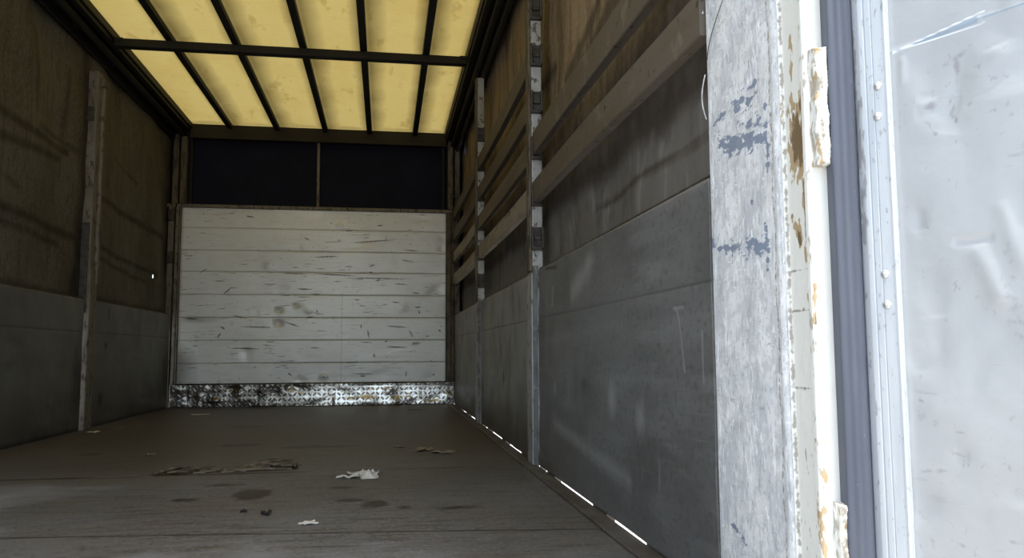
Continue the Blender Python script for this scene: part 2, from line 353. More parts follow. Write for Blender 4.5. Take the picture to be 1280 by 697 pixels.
def f_dust(X, Y, Z):
    return mx(seg(X, Y, (-1.2, 2.95), (-1.35, 2.45), .30), seg(X, Y, (-1.1, 2.3), (-1.5, 2.3), .22) * 1.0, seg(X, Y, (-.95, 3.02), (-1.2, 2.95), .12) * .8, blob(X, Y, (-.3, 1.9), (.9, .25)) * .45)
def f_torn(X, Y, Z):
    return mx(seg(X, Y, (-.83, 3.30), (-.42, 3.42), .09) * 1.15, seg(X, Y, (-.5, 3.36), (-.40, 3.36), .10) * .9)
Zf_ = -.004 * np.clip(1 - np.abs(V_ - 3.25) / .015, 0, 1) - .010 * np.clip(seg(U, V_, (-.80, 3.32), (-.44, 3.40), .06) * 2, 0, 1) * (.5 + .5 * np.sin(U * 60) * np.sin(V_ * 90))
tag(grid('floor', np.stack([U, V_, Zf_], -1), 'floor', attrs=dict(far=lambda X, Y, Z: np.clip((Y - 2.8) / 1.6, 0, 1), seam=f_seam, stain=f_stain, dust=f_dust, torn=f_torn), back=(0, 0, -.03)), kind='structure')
rl = MB(); rl.box((.567, YR, -.06), (.612, YB, .004), .004); rl.box((.612, YR, -.06), (.622, YB, .0015))
tag(rl.build('trim_1', 'rail'), kind='structure')
rl = MB(); rl.box((XL - .05, YR, -.08), (XL - .032, YB, -.002), .003); tag(rl.build('trim_2', 'rail'), kind='structure')

# ---- roof sheet
BX = [-1.387, -.979, -.555, -.161, .254]
xs = steps((-1.80, .60, 200)); ys = steps((YR, YB + .05, 260))
U, V_ = np.meshgrid(xs, ys, indexing='ij')
edges = [XRL] + BX + [XRR]
sag = np.zeros_like(U)
for a_, b_ in zip(edges[:-1], edges[1:]):
    t = np.clip((U - a_) / (b_ - a_), 0, 1); sag += .022 * np.sin(np.pi * t) * (np.abs(np.sin(np.pi * (V_ - 5.22) / 2.0)) * .7 + .3)
def batten_dark(X, Y, Z):  # sheet darker in soft bands beside each batten, the header and the right rail
    r = np.zeros_like(X)
    for i, bx in enumerate(BX):
        r = mx(r, np.clip(1 - np.abs(X - bx) / .10, 0, 1) * 1.05, np.clip(1 - np.abs(X - bx - .04) / .13, 0, 1) * .85)
    r = mx(r, np.clip(1 - np.abs(Y - 7.22) / .10, 0, 1) * .5, np.clip(1 - np.abs(X - XRR) / .05, 0, 1) * .6)
    return r
tag(grid('ceiling', np.stack([U, V_, ZR + .006 + sag], -1), 'roof', attrs=dict(batten_band=batten_dark)), 'yellow translucent roof sheet over dark battens', 'roof', kind='structure')

# ---- side tarpaulins (with the small worn holes that let daylight through)
def tarp(name, x, sgn, z0, m, holes, grime_shade, extra={}):
    ys = np.unique(np.concatenate([steps((YR + .0 if sgn < 0 else 1.40, YB + .06, 200))] + [np.linspace(h[0] - h[2], h[0] + h[2], 7) for h in holes]))
    zs = np.unique(np.concatenate([steps((z0, 2.56, 90))] + [np.linspace(h[1] - h[3], h[1] + h[3], 9) for h in holes]))
    A, B = np.meshgrid(ys, zs, indexing='ij')
    bulge = .010 * np.sin(A * 5.1 + B * 1.3) + .007 * np.sin(A * 11 + 2 * np.sin(B * 3)) + .004 * np.sin(B * 14 + A * 3)
    P = np.stack([x + sgn * bulge, A, B], -1)
    def sk(X, Y, Z):
        r = np.zeros(len(X), bool)
        for h in holes: r |= ((Y - h[0]) / h[2]) ** 2 + ((Z - h[1]) / h[3]) ** 2 < 1.0
        return r
    at = dict(grime_shade=grime_shade); at.update(extra)
    tag(grid(name, P, m, attrs=at, skip=sk), kind='structure')
def gl(X, Y, Z):
    r = np.zeros_like(X)
    for (p, q, wd, k) in [((3.9, 1.66), (5.0, 1.66), .045, .9), ((4.6, 1.72), (5.2, 1.70), .04, .7), ((3.9, 1.52), (4.9, 1.60), .05, .8), ((3.9, 1.20), (5.15, 1.17), .05, .95), ((3.9, 1.13), (4.9, 1.10), .045, .8),
                          ((5.45, 1.50), (7.1, 1.44), .05, .85), ((5.5, 1.17), (6.9, 1.11), .035, .9), ((5.45, 1.10), (6.6, 1.03), .035, .8), ((5.7, 1.85), (6.3, 1.75), .03, .7), ((4.5, 2.2), (4.55, 1.8), .06, .7), ((4.95, 2.15), (4.92, 1.7), .05, .7), ((5.9, 2.2), (5.9, 1.6), .05, .5), ((3.9, 1.4), (4.4, 1.32), .05, .6)]:
        r = mx(r, seg(Y, Z, p, q, wd) * k)
    r = mx(r, np.clip(1 - np.abs(Y - 5.2) / .12, 0, 1) * .75, np.clip((Y - 6.95) / .3, 0, 1) * .85, np.clip(1 - np.abs(Z - .82) / .05, 0, 1) * .7)
    return r
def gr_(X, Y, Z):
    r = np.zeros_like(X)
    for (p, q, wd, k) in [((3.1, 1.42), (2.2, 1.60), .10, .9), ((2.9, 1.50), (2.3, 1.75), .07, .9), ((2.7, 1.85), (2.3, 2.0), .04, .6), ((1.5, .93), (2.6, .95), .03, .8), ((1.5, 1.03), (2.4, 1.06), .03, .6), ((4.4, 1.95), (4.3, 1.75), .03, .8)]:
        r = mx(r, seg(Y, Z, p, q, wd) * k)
    for z in (1.09, 1.29): r = mx(r, seg(Y, Z, (1.4, z - .02), (3.2, z - .02), .10) * .8)  # shade cast by the near-bay planks, painted on the tarp below them
    for z in (1.07, 1.27, 1.475, 1.69): r = mx(r, seg(Y, Z, (3.2, z - .02), (7.2, z - .02), .08) * .8)  # same painted plank shade in the two farther bays
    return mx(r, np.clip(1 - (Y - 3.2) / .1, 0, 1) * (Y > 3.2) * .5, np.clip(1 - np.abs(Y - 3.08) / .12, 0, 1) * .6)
tarp('wall_left', -1.878, -1, .74, 'tarp_l', [(6.74, 1.087, .014, .016)], gl)
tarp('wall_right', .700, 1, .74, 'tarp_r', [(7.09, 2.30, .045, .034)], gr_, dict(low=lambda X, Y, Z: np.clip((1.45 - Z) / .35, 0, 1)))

# ---- navy sheet above the bulkhead
xs = steps((XL - .10, XR + .13, 80)); zs = steps((.0, 2.54, 60)); U, V_ = np.meshgrid(xs, zs, indexing='ij')
tag(grid('wall_front', np.stack([U, YB + .045 + .006 * np.sin(U * 7) * np.sin(V_ * 9), V_], -1), 'navy', attrs={}), kind='structure')

# ================================================================ ROOF FRAME
rt = root('roof_side_rail', (XRL - .05, 4.2, 2.36), 'dark roof rail along the top of the left side, above the brown tarpaulin', 'roof rail')
b = MB(); b.box((XRL, YR, 2.455), (XL - .06, YB + .06, 2.56), .006); b.box((XRL - .015, YR, 2.43), (XRL - .05, YB, 2.458), .004); b.build('beam', 'dark_steel', rt)
b = MB(); b.tube((XL + .035, YR, 2.408), (XL + .035, YB, 2.408), .024, 16); b.box((XL - .045, YR, 2.352), (XL - .018, YB, 2.46), .004); b.build('slider_tube', 'dark_steel', rt, smooth=False)
for y in np.arange(1.6, 7.2, .66): b = MB(); b.box((XL - .02, y, 2.40), (XL + .015, y + .03, 2.46), .003); b.build('tube_bracket', 'dark_steel', rt)
rt = root('roof_side_rail', (XRR + .05, 4.2, 2.34), 'dark roof rail along the top of the right side, above the planks', 'roof rail')
b = MB(); b.box((XRR, YR, 2.45), (XR + .13, YB + .06, 2.56), .006); b.box((XRR + .012, YR, 2.425), (XRR + .045, YB, 2.452), .004); b.build('beam', 'dark_steel', rt)
b = MB(); b.tube((XR - .012, YR, 2.385), (XR - .012, YB, 2.385), .022, 16); b.box((XR + .014, YR, 2.325), (XR + .04, YB, 2.455), .004); b.build('slider_tube', 'dark_steel', rt)
for y in np.arange(1.6, 7.2, .66): b = MB(); b.box((XR - .012, y, 2.38), (XR + .02, y + .03, 2.455), .003); b.build('tube_bracket', 'dark_steel', rt)
where = ['first roof batten from the left side of the yellow roof', 'second roof batten from the left side of the yellow roof', 'middle one of the five roof battens',
         'second roof batten from the right side of the yellow roof', 'first roof batten from the right side of the yellow roof']
for bx, l in zip(BX, where):
    b = MB(); b.box((bx - .023, YR + .03, 2.462), (bx + .023, YB - .045, 2.4985), .004)
    tag(b.build('roof_batten', 'dark_steel', origin=(bx, 4.2, 2.462)), 'dark lengthways ' + l, 'roof batten', 'lengthways roof battens')
for y, l in [(5.22, 'dark crossbar spanning the roof halfway along, under the yellow sheet'), (3.22, 'dark crossbar over the middle bay, nearer the rear opening')]:
    b = MB(); b.box((XRL - .004, y - .034, 2.408), (XRR + .004, y + .03, 2.461), .006)
    b.box((XRL - .002, y - .045, 2.44), (XRL + .05, y + .045, 2.461), .003); b.box((XRR - .05, y - .045, 2.44), (XRR + .002, y + .045, 2.461), .003)
    if y > 4: tag(b.build('roof_crossbar', 'dark_steel', origin=(-.6, y, 2.415)), l, 'crossbar')
    else: tag(b.build('roof_crossbar', 'dark_steel', origin=(-.6, y, 2.415)), l, 'crossbar')
b = MB(); b.box((XL + .1, YB - .04, 2.370), (XR - .07, YB + .03, 2.50), .008); b.box((XL + .1, YB - .046, 2.372), (XR - .07, YB - .038, 2.386), .003)
tag(b.build('front_header', 'header', origin=(-.6, YB, 2.37)), 'deep brown header beam across the top of the far end', 'header beam')

# ================================================================ FRONT BULKHEAD
bh = root('bulkhead', (-.6, YB, 0), 'wide pale board wall closing the far end, with tread plate at its foot', 'bulkhead')
X0, X1 = -1.775, .545; SZ = [1.569, 1.371, 1.182, .98, .778, .578, .379]
xs = steps((X0, X1, 470)); zs = steps((.205, 1.745, 390)); U, V_ = np.meshgrid(xs, zs, indexing='ij')
ys = np.full_like(U, YB - .03)
for z in SZ: ys += .006 * np.clip(1 - np.abs(V_ - z) / .007, 0, 1)
def px2(x, y):   # a point of the bulkhead seen at this place of the far wall
    return (-1.78 + (x - 228) / (557 - 228) * 2.33, 1.745 - (y - 264) / (478 - 264) * 1.544)
dents = [((347, 389), .03, .016), ((347, 404), .04, .018), ((368, 384), .03, .010), ((420, 283), .03, -.008), ((551, 295), .04, .008), ((551, 310), .035, .008),
         ((545, 362), .05, .008), ((404, 470), .03, -.010), ((310, 440), .05, .006), ((335, 334), .05, -.006), ((375, 474), .04, .006), ((384, 390), .03, -.006), ((455, 300), .06, .005), ((500, 385), .06, -.005), ((250, 430), .06, .004)]
for c, r, h in dents: ys += h * gau(U, V_, px2(*c), (r, r * .8))
for k in range(70):
    c = (rng.uniform(X0, X1), rng.uniform(.2, 1.75)); ys += rng.uniform(-.004, .004) * gau(U, V_, c, (rng.uniform(.03, .12), rng.uniform(.02, .05)))
marks = [(305, 273, 315, 274, 1), (427, 289, 438, 288, 1), (435, 304, 494, 299, 1), (467, 282, 476, 281, 1), (388, 323, 422, 321, 1), (345, 343, 385, 344, .8), (385, 343, 445, 346, 1), (430, 348, 512, 349, .9), (458, 334, 466, 331, 1),
         (466, 352, 473, 350, 1.2), (498, 325, 516, 327, .8), (500, 312, 522, 313, .9), (511, 366, 524, 367, 1), (368, 362, 390, 363, .9), (440, 375, 447, 376, 1), (517, 385, 524, 384, 1.3), (521, 388, 523, 393, 1.2), (280, 370, 292, 360, 1), (292, 396, 312, 399, .8), (235, 399, 252, 400, 1.1), (278, 409, 284, 412, 1.4), (279, 416, 275, 423, 1.1), (300, 409, 345, 410, 1),
         (380, 398, 390, 397, 1.4), (393, 392, 395, 388, 1), (355, 403, 375, 410, .9), (449, 405, 449, 412, 1), (478, 408, 510, 410, 1), (509, 412, 515, 423, 1), (457, 412, 459, 424, 1), (285, 435, 330, 436, .8), (302, 435, 318, 436, 1.4), (385, 435, 400, 435, .8), (480, 434, 508, 435, 1.2), (465, 441, 466, 448, 1), (447, 428, 465, 429, .7), (437, 467, 468, 468, .8),
         (448, 470, 456, 470, 1.2), (402, 471, 406, 471, 1.6), (360, 465, 365, 469, 1.2), (506, 464, 506, 472, .9), (540, 470, 542, 468, 1.5), (547, 413, 550, 415, 1.6), (530, 421, 535, 421, 1.1), (371, 336, 362, 336, .8), (485, 378, 500, 379, .8), (445, 383, 455, 383, .8), (478, 428, 483, 427, 1), (376, 298, 384, 302, 1), (480, 291, 478, 306, .6), (458, 340, 463, 342, 1), (487, 355, 508, 356, .8), (250, 345, 262, 338, .7)]
def scr(X, Y, Z):
    r = np.zeros_like(X)
    for x0, y0, x1, y1, k in marks:
        p, q = px2(x0, y0), px2(x1, y1); lo = (X > min(p[0], q[0]) - .03) & (X < max(p[0], q[0]) + .03)
        r[lo] = np.maximum(r[lo], dash(X[lo], Z[lo], p, q, .0085) * k)
    return r
def bseam(X, Y, Z):
    r = np.zeros_like(X)
    for z in SZ: r = mx(r, np.clip(1 - np.abs(Z - z) / .007, 0, 1) * .8)
    r = mx(r, np.clip(1 - np.abs(X + .385) / .007, 0, 1) * (Z < 1.0) * .8)
    return r
bgr = lambda X, Y, Z: mx(np.clip(1 - (X - X0) / .22, 0, 1) * np.clip((.62 - Z) / .2, 0.2, 1) * 1.1, np.clip(1 - (X - X0) / .03, 0, 1) * .8, np.clip(1 - (X1 - X) / .025, 0, 1) * .7, blob(X, Z, px2(250, 400), (.3, .05)) * .8)  # boards darker at the lower left, along both side edges and in one streak
grid('board_panel', np.stack([U, ys, V_], -1), 'board_white', bh, attrs=dict(scratch=scr, seam=bseam, grime_shade=bgr), back=(0, .03, 0))
b = MB(); b.box((XL + .015, YB - .042, ZF - .019), (XR - .02, YB + .02, ZF + .012), .004); b.build('top_rail', 'post_left', bh)
for x0, x1 in ((XL + .008, XL + .036), (XL + .041, X0 - .003), (X1 + .004, XR - .03), (XR - .026, XR + .002)):
    b = MB(); b.box((x0, YB - .045, .197), (x1, YB + .02, ZF - .02), .004); b.build('side_rail', 'post_brown' if x0 > 0 else 'post_left', bh)
xs = steps((XL + .01, XR - .004, 760)); zs = steps((.004, .196, 72)); U, V_ = np.meshgrid(xs, zs, indexing='ij')
# raised lozenges in a chequered pattern
p_ = .042; iu = np.floor(U / p_); iv = np.floor(V_ / p_); fu = U / p_ - iu - .5; fv = V_ / p_ - iv - .5
par = ((iu + iv) % 2) * 2 - 1; al = (fu + par * fv) * .707; ac = (fu - par * fv) * .707
h = np.clip(1 - (np.abs(al) / .42) ** 2 - (np.abs(ac) / .13) ** 2, 0, 1) ** .5 * .0028
for k in range(90):
    c = (rng.uniform(XL, XR), rng.uniform(0, .2)); h += rng.uniform(-.007, .007) * gau(U, V_, c, (rng.uniform(.02, .08), rng.uniform(.02, .05)))
tgr = lambda X, Y, Z: mx(np.clip((-.35 - X) / .6, 0, .95), np.clip(1 - np.abs(X + .62) / .05, 0, 1) * np.clip(1 - np.abs(Z - .05) / .04, 0, 1), np.clip((X - .545) / .02, 0, .75), np.clip(1 - Z / .03, 0, 1) * .8, np.clip((Z - .16) / .03, 0, 1) * .5)
kx = np.clip((U + .9) / .5, .15, 1); h = h * 1.25 + kx * .0075 * np.cos((V_ - .01) / .18 * np.pi * 1.15)
grid('tread_plate', np.stack([U, YB - .060 - h, V_], -1), 'tread', bh, attrs=dict(grime_shade=tgr), back=(0, .03, 0))
# upper frame of the front end
for x, l, wd, m in [(-.615, 'thin pale upright between the two navy panels', .012, 'post_left'), (XL + .115, 'thin grey upright at the left edge of the navy panel', .012, 'dark_steel'), (XR - .10, 'thin grey upright at the right edge of the navy panel', .012, 'dark_steel')]:
    b = MB(); b.box((x - wd, YB - .012, ZF + .0125), (x + wd, YB + .015, 2.371), .003)
    if m == 'dark_steel': b.box((x - .016, YB - .02, 2.02), (x + .016, YB - .01, 2.05), .002)
    tag(b.build('upright', m, origin=(x, YB, ZF)), l, 'upright')

# ================================================================ SIDE GATES
def gate(y0, y1, side, m, label, group, ny, nz, topdent=0, pale=0, fill=()):
    x = XR + .0035 if side > 0 else XL - .0
    o = root('side_gate', (x, (y0 + y1) / 2, 0), label, 'side gate', group)
    zb = .0055 if side > 0 else .004
    ys_ = steps((y0, y1, ny)); zs_ = steps((zb, ZG, nz)); A, B = np.meshgrid(ys_, zs_, indexing='ij')
    r = np.random.default_rng(int(y0 * 100)); h = np.zeros_like(A)
    for z, q in ((.6, .003), (.4, .0008), (.2, .0006)): h -= q * np.clip(1 - np.abs(B - z) / .005, 0, 1)
    for k in range(60):
        c = (r.uniform(y0, y1), r.uniform(0, .8)); h += r.uniform(-.006, .006) * gau(A, B, c, (r.uniform(.03, .15), r.uniform(.02, .08)))
    dl = []
    if topdent:
        for k in range(topdent):
            yy = r.uniform(y0 + .05, y1 - .05); zz = r.uniform(.62, .76) if k % 3 else r.uniform(.3, .5); ln = r.uniform(.02, .08); dl.append((yy, zz, ln))
            h -= .006 * gau(A, B, (yy, zz), (.012, ln))
    sg = -1 if side > 0 else 1
    def dent(X, Y, Z):
        q = np.zeros_like(X)
        for yy, zz, ln in dl: q = mx(q, seg(Y, Z, (yy, zz - ln), (yy + .01, zz + ln), .012) * .9)
        if pale:
            q = mx(q, seg(Y, Z, (3.05, .79), (2.85, .775), .012) * 1.0)
        return q
    at = dict(seam=lambda X, Y, Z: mx(np.clip(1 - np.abs(Z - .6) / .005, 0, 1), np.clip(1 - np.abs(Z - .4) / .004, 0, 1) * .45, np.clip(1 - np.abs(Z - .2) / .004, 0, 1) * .35),
              low=lambda X, Y, Z: np.clip((.42 - Z) / .4, 0, 1) * (1 if side < 0 else np.clip((Y - 2.2) / 1.2, .35, 1)), dent=dent,
              grime_shade=lambda X, Y, Z: mx(blob(Y, Z, (5.62, .52), (.04, .04)) * 1.5, blob(Y, Z, (5.56, .17), (.07, .07)) * 1.3, seg(Y, Z, (5.66, .76), (5.66, .70), .02), blob(Y, Z, (y1 - .05, .3), (.25, .4)) * .8, seg(Y, Z, (y0, 0), (y1, 0), .05)),
              pale=lambda X, Y, Z: (mx(blob(Y, Z, (2.15, .33), (.07, .09)) * .9, blob(Y, Z, (1.9, .30), (.06, .08)) * .8, blob(Y, Z, (2.9, .33), (.05, .05)) * .8, seg(Y, Z, (2.9, .20), (2.0, .13), .05) * .7, seg(Y, Z, (1.64, .55), (1.60, .42), .010) * .8, seg(Y, Z, (1.66, .555), (1.60, .555), .008) * .9,
                                    seg(Y, Z, (2.35, .74), (2.6, .66), .07) * .8, seg(Y, Z, (2.9, .70), (2.92, .64), .02) * .8, seg(Y, Z, (1.50, .50), (1.50, .40), .008) * .7, seg(Y, Z, (y0, .797), (y1, .797), .006) * .5) if pale else 0 * X))
    gp = grid('gate_panel', np.stack([x + sg * h, A, B], -1), m, o, attrs=at, back=(.028 * -sg, 0, 0))
    b = MB(); b.box((x + .005 * -sg, y0, ZG - .001), (x + .03 * -sg, y1, ZG + .009), .002); b.build('top_edge', 'bracket', o)
    if fill:
        for a_, c_ in fill:
            b = MB(); b.box((x + .001, a_, -.03), (x + .026, c_, .0055), .001); b.build('bottom_stop', 'rail', gp)
    return o
# openings under the right gates where daylight shows, as depth ranges
gaps = [(1.876, 2.224), (2.375, 2.92), (3.06, 3.20), (3.65, 4.14), (4.26, 4.80), (4.87, 5.12), (5.5, 6.0), (6.16, 6.6)]
def fills(y0, y1):
    e = y0; out = []
    for a_, c_ in sorted(gaps):
        if a_ > y1 or c_ < y0: continue
        if a_ > e: out.append((e, a_))
        e = max(e, c_)
    if e < y1: out.append((e, y1))
    return out
GR = 'drop-down side gates'
gate(1.4465, 3.205, 1, 'gate_r', 'large dull grey side gate on the right, beside the chipped white corner post', GR, 330, 150, 0, 1, fills(1.4465, 3.205))
gate(3.345, 5.19, 1, 'gate_f', 'side gate in the middle bay of the right side, dented along its top board', GR, 240, 120, 16, 0, fills(3.345, 5.19))
gate(5.325, 7.20, 1, 'gate_f', 'side gate in the farthest bay of the right side, next to the pale bulkhead', GR, 200, 100, 8, 0, fills(5.325, 7.20))
gate(5.360, 7.18, -1, 'gate_l', 'grimy grey side gate on the left, between the cream post and the bulkhead', GR, 200, 100)
gate(3.365, 5.212, -1, 'gate_l', 'dark grimy side gate on the left, on the near side of the cream post', GR, 200, 100)
gate(1.1, 3.215, -1, 'gate_l', 'grimy side gate on the left nearest the rear opening, outside the picture', GR, 60, 30)

# ================================================================ STAKE POSTS
SLOT = [.90, 1.085, 1.285, 1.485, 1.69, 1.895, 2.10]
def rpost(y, label, brk):
    o = root('side_post', (.62, y + .05, 0), label, 'side post', 'posts between the side gates')
    b = MB(); b.box((.598, y, .0045), (.650, y + .115, ZG - .01), .004); b.box((.606, y + .012, ZG - .01), (.650, y + .10, 2.33), .004)
    po = b.build('post', 'post_grey', o)
    b = MB(); b.box((.602, y - .012, .0045), (.6225, y - .0005, ZG + .02), .002); b.build('gate_stop', 'post_dull', o)
    b = MB(); b.box((.594, y + .02, ZG), (.607, y + .085, 2.33), .003); b.box((.590, y + .03, .95), (.597, y + .05, 1.12), .002); b.build('inner_edge', 'post_brown', o)
    for z in brk:
        for d, q in ((-1, y + .012), (1, y + .10)):
            b = MB(); y0_, y1_ = (q - .022, q + .001) if d < 0 else (q - .001, q + .022)
            b.box((.606, y0_, z - .012), (.652, y1_, z), .002); b.box((.6005, y0_, z - .012), (.608, y1_, z + .085), .002); b.box((.642, y0_, z - .012), (.652, y1_, z + .085), .002)
            b.box((.608, (y1_ - .003) if d < 0 else y0_, z - .002), (.648, y1_ if d < 0 else (y0_ + .003), z + .085), .001)
            b.box((.612, y0_ + .006 if d < 0 else y0_, z + .03), (.640, y1_ if d < 0 else y1_ - .006, z + .045), .003)
            b.build('plank_bracket', 'bracket', po)
    return o
rpost(3.222, 'tall worn pale grey post on the right side, between the nearest and middle gates', SLOT[:6])
rpost(5.205, 'tall worn grey post on the right side, between the middle and farthest gates', SLOT[:6])
def lpost(y, label, grp='posts between the side gates'):
    o = root('side_post', (XL, y, 0), label, 'side post', grp)
    b = MB(); b.box((XL - .045, y, .0005), (XL + .022, y + .12, ZG + .20), .005); b.box((XL - .045, y + .01, ZG + .199), (XL + .012, y + .105, 2.26), .005)
    b.box((XL - .02, y + .085, ZG + .1), (XL + .030, y + .110, 2.18), .003)
    b.build('post', 'post_left', o)
    b = MB(); b.box((XL - .04, y - .014, .72), (XL + .004, y - .001, 1.28), .003); b.build('latch_plate', 'bracket', o); b = MB(); b.box((XL - .04, y - .018, 1.93), (XL + .004, y - .001, 2.02), .004); b.build('latch_plate', 'bracket', o)
    b = MB(); b.box((XL - .03, y + .088, .98), (XL + .036, y + .114, 1.16), .004); b.build('hinge_bracket', 'post_brown', o); b = MB(); b.box((XL - .03, y + .06, 2.17), (XL + .034, y + .13, 2.235), .01); b.build('hinge_bracket', 'post_brown', o)
    return o
lpost(5.235, 'dirty cream side post on the left, with a dark latch plate, between two gates')
lpost(3.24, 'dirty cream side post on the left nearest the rear opening, outside the picture')
# front corner posts
o = root('front_corner_post', (XL, YB - .04, 0), 'cream upright in the far left corner, beside the pale bulkhead', 'corner post')
b = MB(); b.box((XL - .05, YB - .055, .0005), (XL - .004, YB + .02, ZF - .02), .004); b.box((XL - .075, YB - .05, ZF - .02), (XL + .003, YB - .0, ZF + .01), .004); b.build('post', 'post_left', o)
b = MB(); b.box((XL + .035, YB - .05, ZF + .0125), (XL + .085, YB + .03, 2.38), .004); b.box((XL - .03, YB - .05, ZF + .0125), (XL + .018, YB + .03, 2.40), .004); b.build('upper_post', 'post_brown', o)
for z in (1.25, 1.62): b = MB(); b.box((XL - .045, YB - .085, z), (XL + .004, YB - .056, z + .1), .004); b.build('plank_bracket', 'bracket', o)
o = root('front_corner_post', (XR, YB - .04, 0), 'brown upright in the far right corner, beside the pale bulkhead', 'corner post')
b = MB(); b.box((XR + .004, YB - .055, .0005), (XR + .05, YB + .02, 2.35), .004); b.build('post', 'post_brown', o)
b = MB(); b.box((XR - .06, YB - .05, ZF + .0125), (XR - .012, YB + .03, 2.42), .004); b.build('upper_post', 'post_brown', o)
for z in SLOT[:6]:
    b = MB(); b.box((.598, YB - .088, z - .012), (.648, YB - .056, z - .0005), .002); b.box((.598, YB - .088, z - .012), (.606, YB - .056, z + .09), .002); b.build('plank_bracket', 'bracket', o)

# ================================================================ SLATS (boards resting in the post brackets)
def slat(y0, y1, z, label, m='slat', warp=.004, hh=.094):
    n = 40; b = bmesh.new(); t = np.linspace(0, 1, n); prev = None
    for k in t:
        y = y0 + (y1 - y0) * k; dz = -warp * math.sin(math.pi * k); dx = .0012 * math.sin(math.pi * k * 1.3 + z)
        ch = .003; x0, x1, z0, z1 = .6095 + dx, .6405 + dx, z + dz + .0005, z + dz + hh
        ring = [b.verts.new((x, y, zz)) for x, zz in ((x0 + ch, z0), (x1 - ch, z0), (x1, z0 + ch), (x1, z1 - ch), (x1 - ch, z1), (x0 + ch, z1), (x0, z1 - ch), (x0, z0 + ch))]
        if prev:
            for i in range(8): b.faces.new((prev[i], prev[(i + 1) % 8], ring[(i + 1) % 8], ring[i]))
        else: b.faces.new(ring)
        prev = ring
    b.faces.new(prev[::-1]); bmesh.ops.recalc_face_normals(b, faces=b.faces)
    me = bpy.data.meshes.new('slat'); b.to_mesh(me); b.free()
    return tag(link('plank', me, m, origin=(.625, (y0 + y1) / 2, z)), label, 'plank', 'planks in the side post brackets')
slat(1.44, 3.233, SLOT[2] + .005, 'brown upper plank of the two in the nearest bay on the right side', warp=-.006, hh=.10)
slat(1.44, 3.233, SLOT[1], 'grey-brown lower plank of the two in the nearest bay, just above the large gate', warp=-.008, hh=.094)
for i, (k, m) in enumerate([(4, 'slat'), (3, 'slat'), (2, 'slat'), (1, 'slat_pale')]):
    slat(3.323, 5.216, SLOT[k] - .0, ['topmost of four planks in the middle bay of the right side', 'second plank from the top in the middle bay of the right side', 'third plank from the top in the middle bay of the right side', 'pale lowest plank in the middle bay of the right side, with a dark nick'][i], m, warp=.012 - .002 * i)
for i, (k, m) in enumerate([(4, 'slat'), (3, 'slat'), (2, 'slat_pale'), (1, 'slat_pale')]):
    slat(5.306, 7.2135, SLOT[k], ['topmost of four planks in the farthest bay of the right side', 'dark second plank from the top in the farthest bay of the right side', 'pale third plank from the top in the farthest bay, with a dark nick', 'pale lowest plank in the farthest bay of the right side'][i], m, warp=.012)

# ================================================================ REAR RIGHT CORNER POST
cp = root('rear_corner_post', (.66, 1.2, 0), 'broad chipped white and rusty corner post at the right of the rear opening', 'corner post')
def path(pts, step=.0022):
    out = [np.array(pts[0], float)]
    for a_, b_ in zip(pts[:-1], pts[1:]):
        a_ = np.array(a_, float); b_ = np.array(b_, float); n = max(1, int(np.linalg.norm(b_ - a_) / step))
        out += [a_ + (b_ - a_) * (i + 1) / n for i in range(n)]
    return np.array(out)
def sweep(name, pts, zs, m, parent, attrs={}, step=.0022, disp=None, ragged=0):
    p = path(pts, step); A = np.repeat(p[:, None, :], len(zs), 1); Z = np.repeat(zs[None, :], len(p), 0)
    P = np.concatenate([A, Z[..., None]], -1)
    if disp is not None: P[..., 0] -= disp(P[..., 1], P[..., 2])
    if ragged:
        r = np.random.default_rng(5); n = np.cumsum(r.normal(0, 1, len(zs))); n -= np.linspace(n[0], n[-1], len(zs)); n = n / np.abs(n).max() * ragged + r.normal(0, ragged * .18, len(zs))
        P[0, :, 1] += n; P[1, :, 1] += n * .6
    return grid(name, P, m, parent, attrs=attrs)
ZS = steps((-.02, .08, 12), (.08, 1.22, 420), (1.22, 2.5, 60))
smear = lambda X, Y, Z: .62 * mx(seg(Y, Z, (1.37, .900), (1.24, .893), .020) * 1.0, seg(Y, Z, (1.33, .905), (1.235, .920), .014) * .9, seg(Y, Z, (1.405, .895), (1.36, .902), .010), seg(Y, Z, (1.40, .872), (1.37, .875), .008) * .9,
                           seg(Y, Z, (1.385, .846), (1.21, .818), .030) * 1.35, seg(Y, Z, (1.30, .862), (1.215, .850), .018) * 1.0, seg(Y, Z, (1.20, .87), (1.203, .76), .012) * 1.1,
                           seg(Y, Z, (1.433, .667), (1.345, .645), .014) * 1.25, seg(Y, Z, (1.345, .645), (1.215, .634), .024) * 1.25, seg(Y, Z, (1.213, .67), (1.215, .60), .013) * 1.25, blob(Y, Z, (1.26, .715), (.012, .014)), seg(Y, Z, (1.28, .12), (1.38, .15), .012) * .8)
bd = lambda Y, Z: .0035 * np.clip(1 - np.abs(Y - 1.168) / .012, 0, 1) ** .5 + .0012 * np.sin(Z * 40 + Y * 30) * (np.abs(Y - 1.3) < .12)
sweep('painted_face', [(.6225, 1.437), (.6205, 1.432), (.6205, 1.152)], ZS, 'corner', cp, dict(smear=smear, line=lambda X, Y, Z: np.clip(1 - np.abs(Y - 1.184) / .004, 0, 1) * .8), disp=bd, ragged=.006)
rust = lambda X, Y, Z: mx(blob(Y, Z, (1.112, .785), (.040, .085)) * 1.7, blob(Y, Z, (1.125, .84), (.05, .03)) * .9, blob(Y, Z, (1.098, .83), (.015, .06)) * 1.3, seg(Y, Z, (1.125, .95), (1.125, .89), .010) * .9, seg(Y, Z, (1.125, .655), (1.115, .625), .014) * 1.2, seg(Y, Z, (1.100, .72), (1.097, .60), .010) * 1.0, blob(Y, Z, (1.14, .67), (.012, .012)) * .9, seg(Y, Z, (1.095, .55), (1.095, .50), .008) * .8)
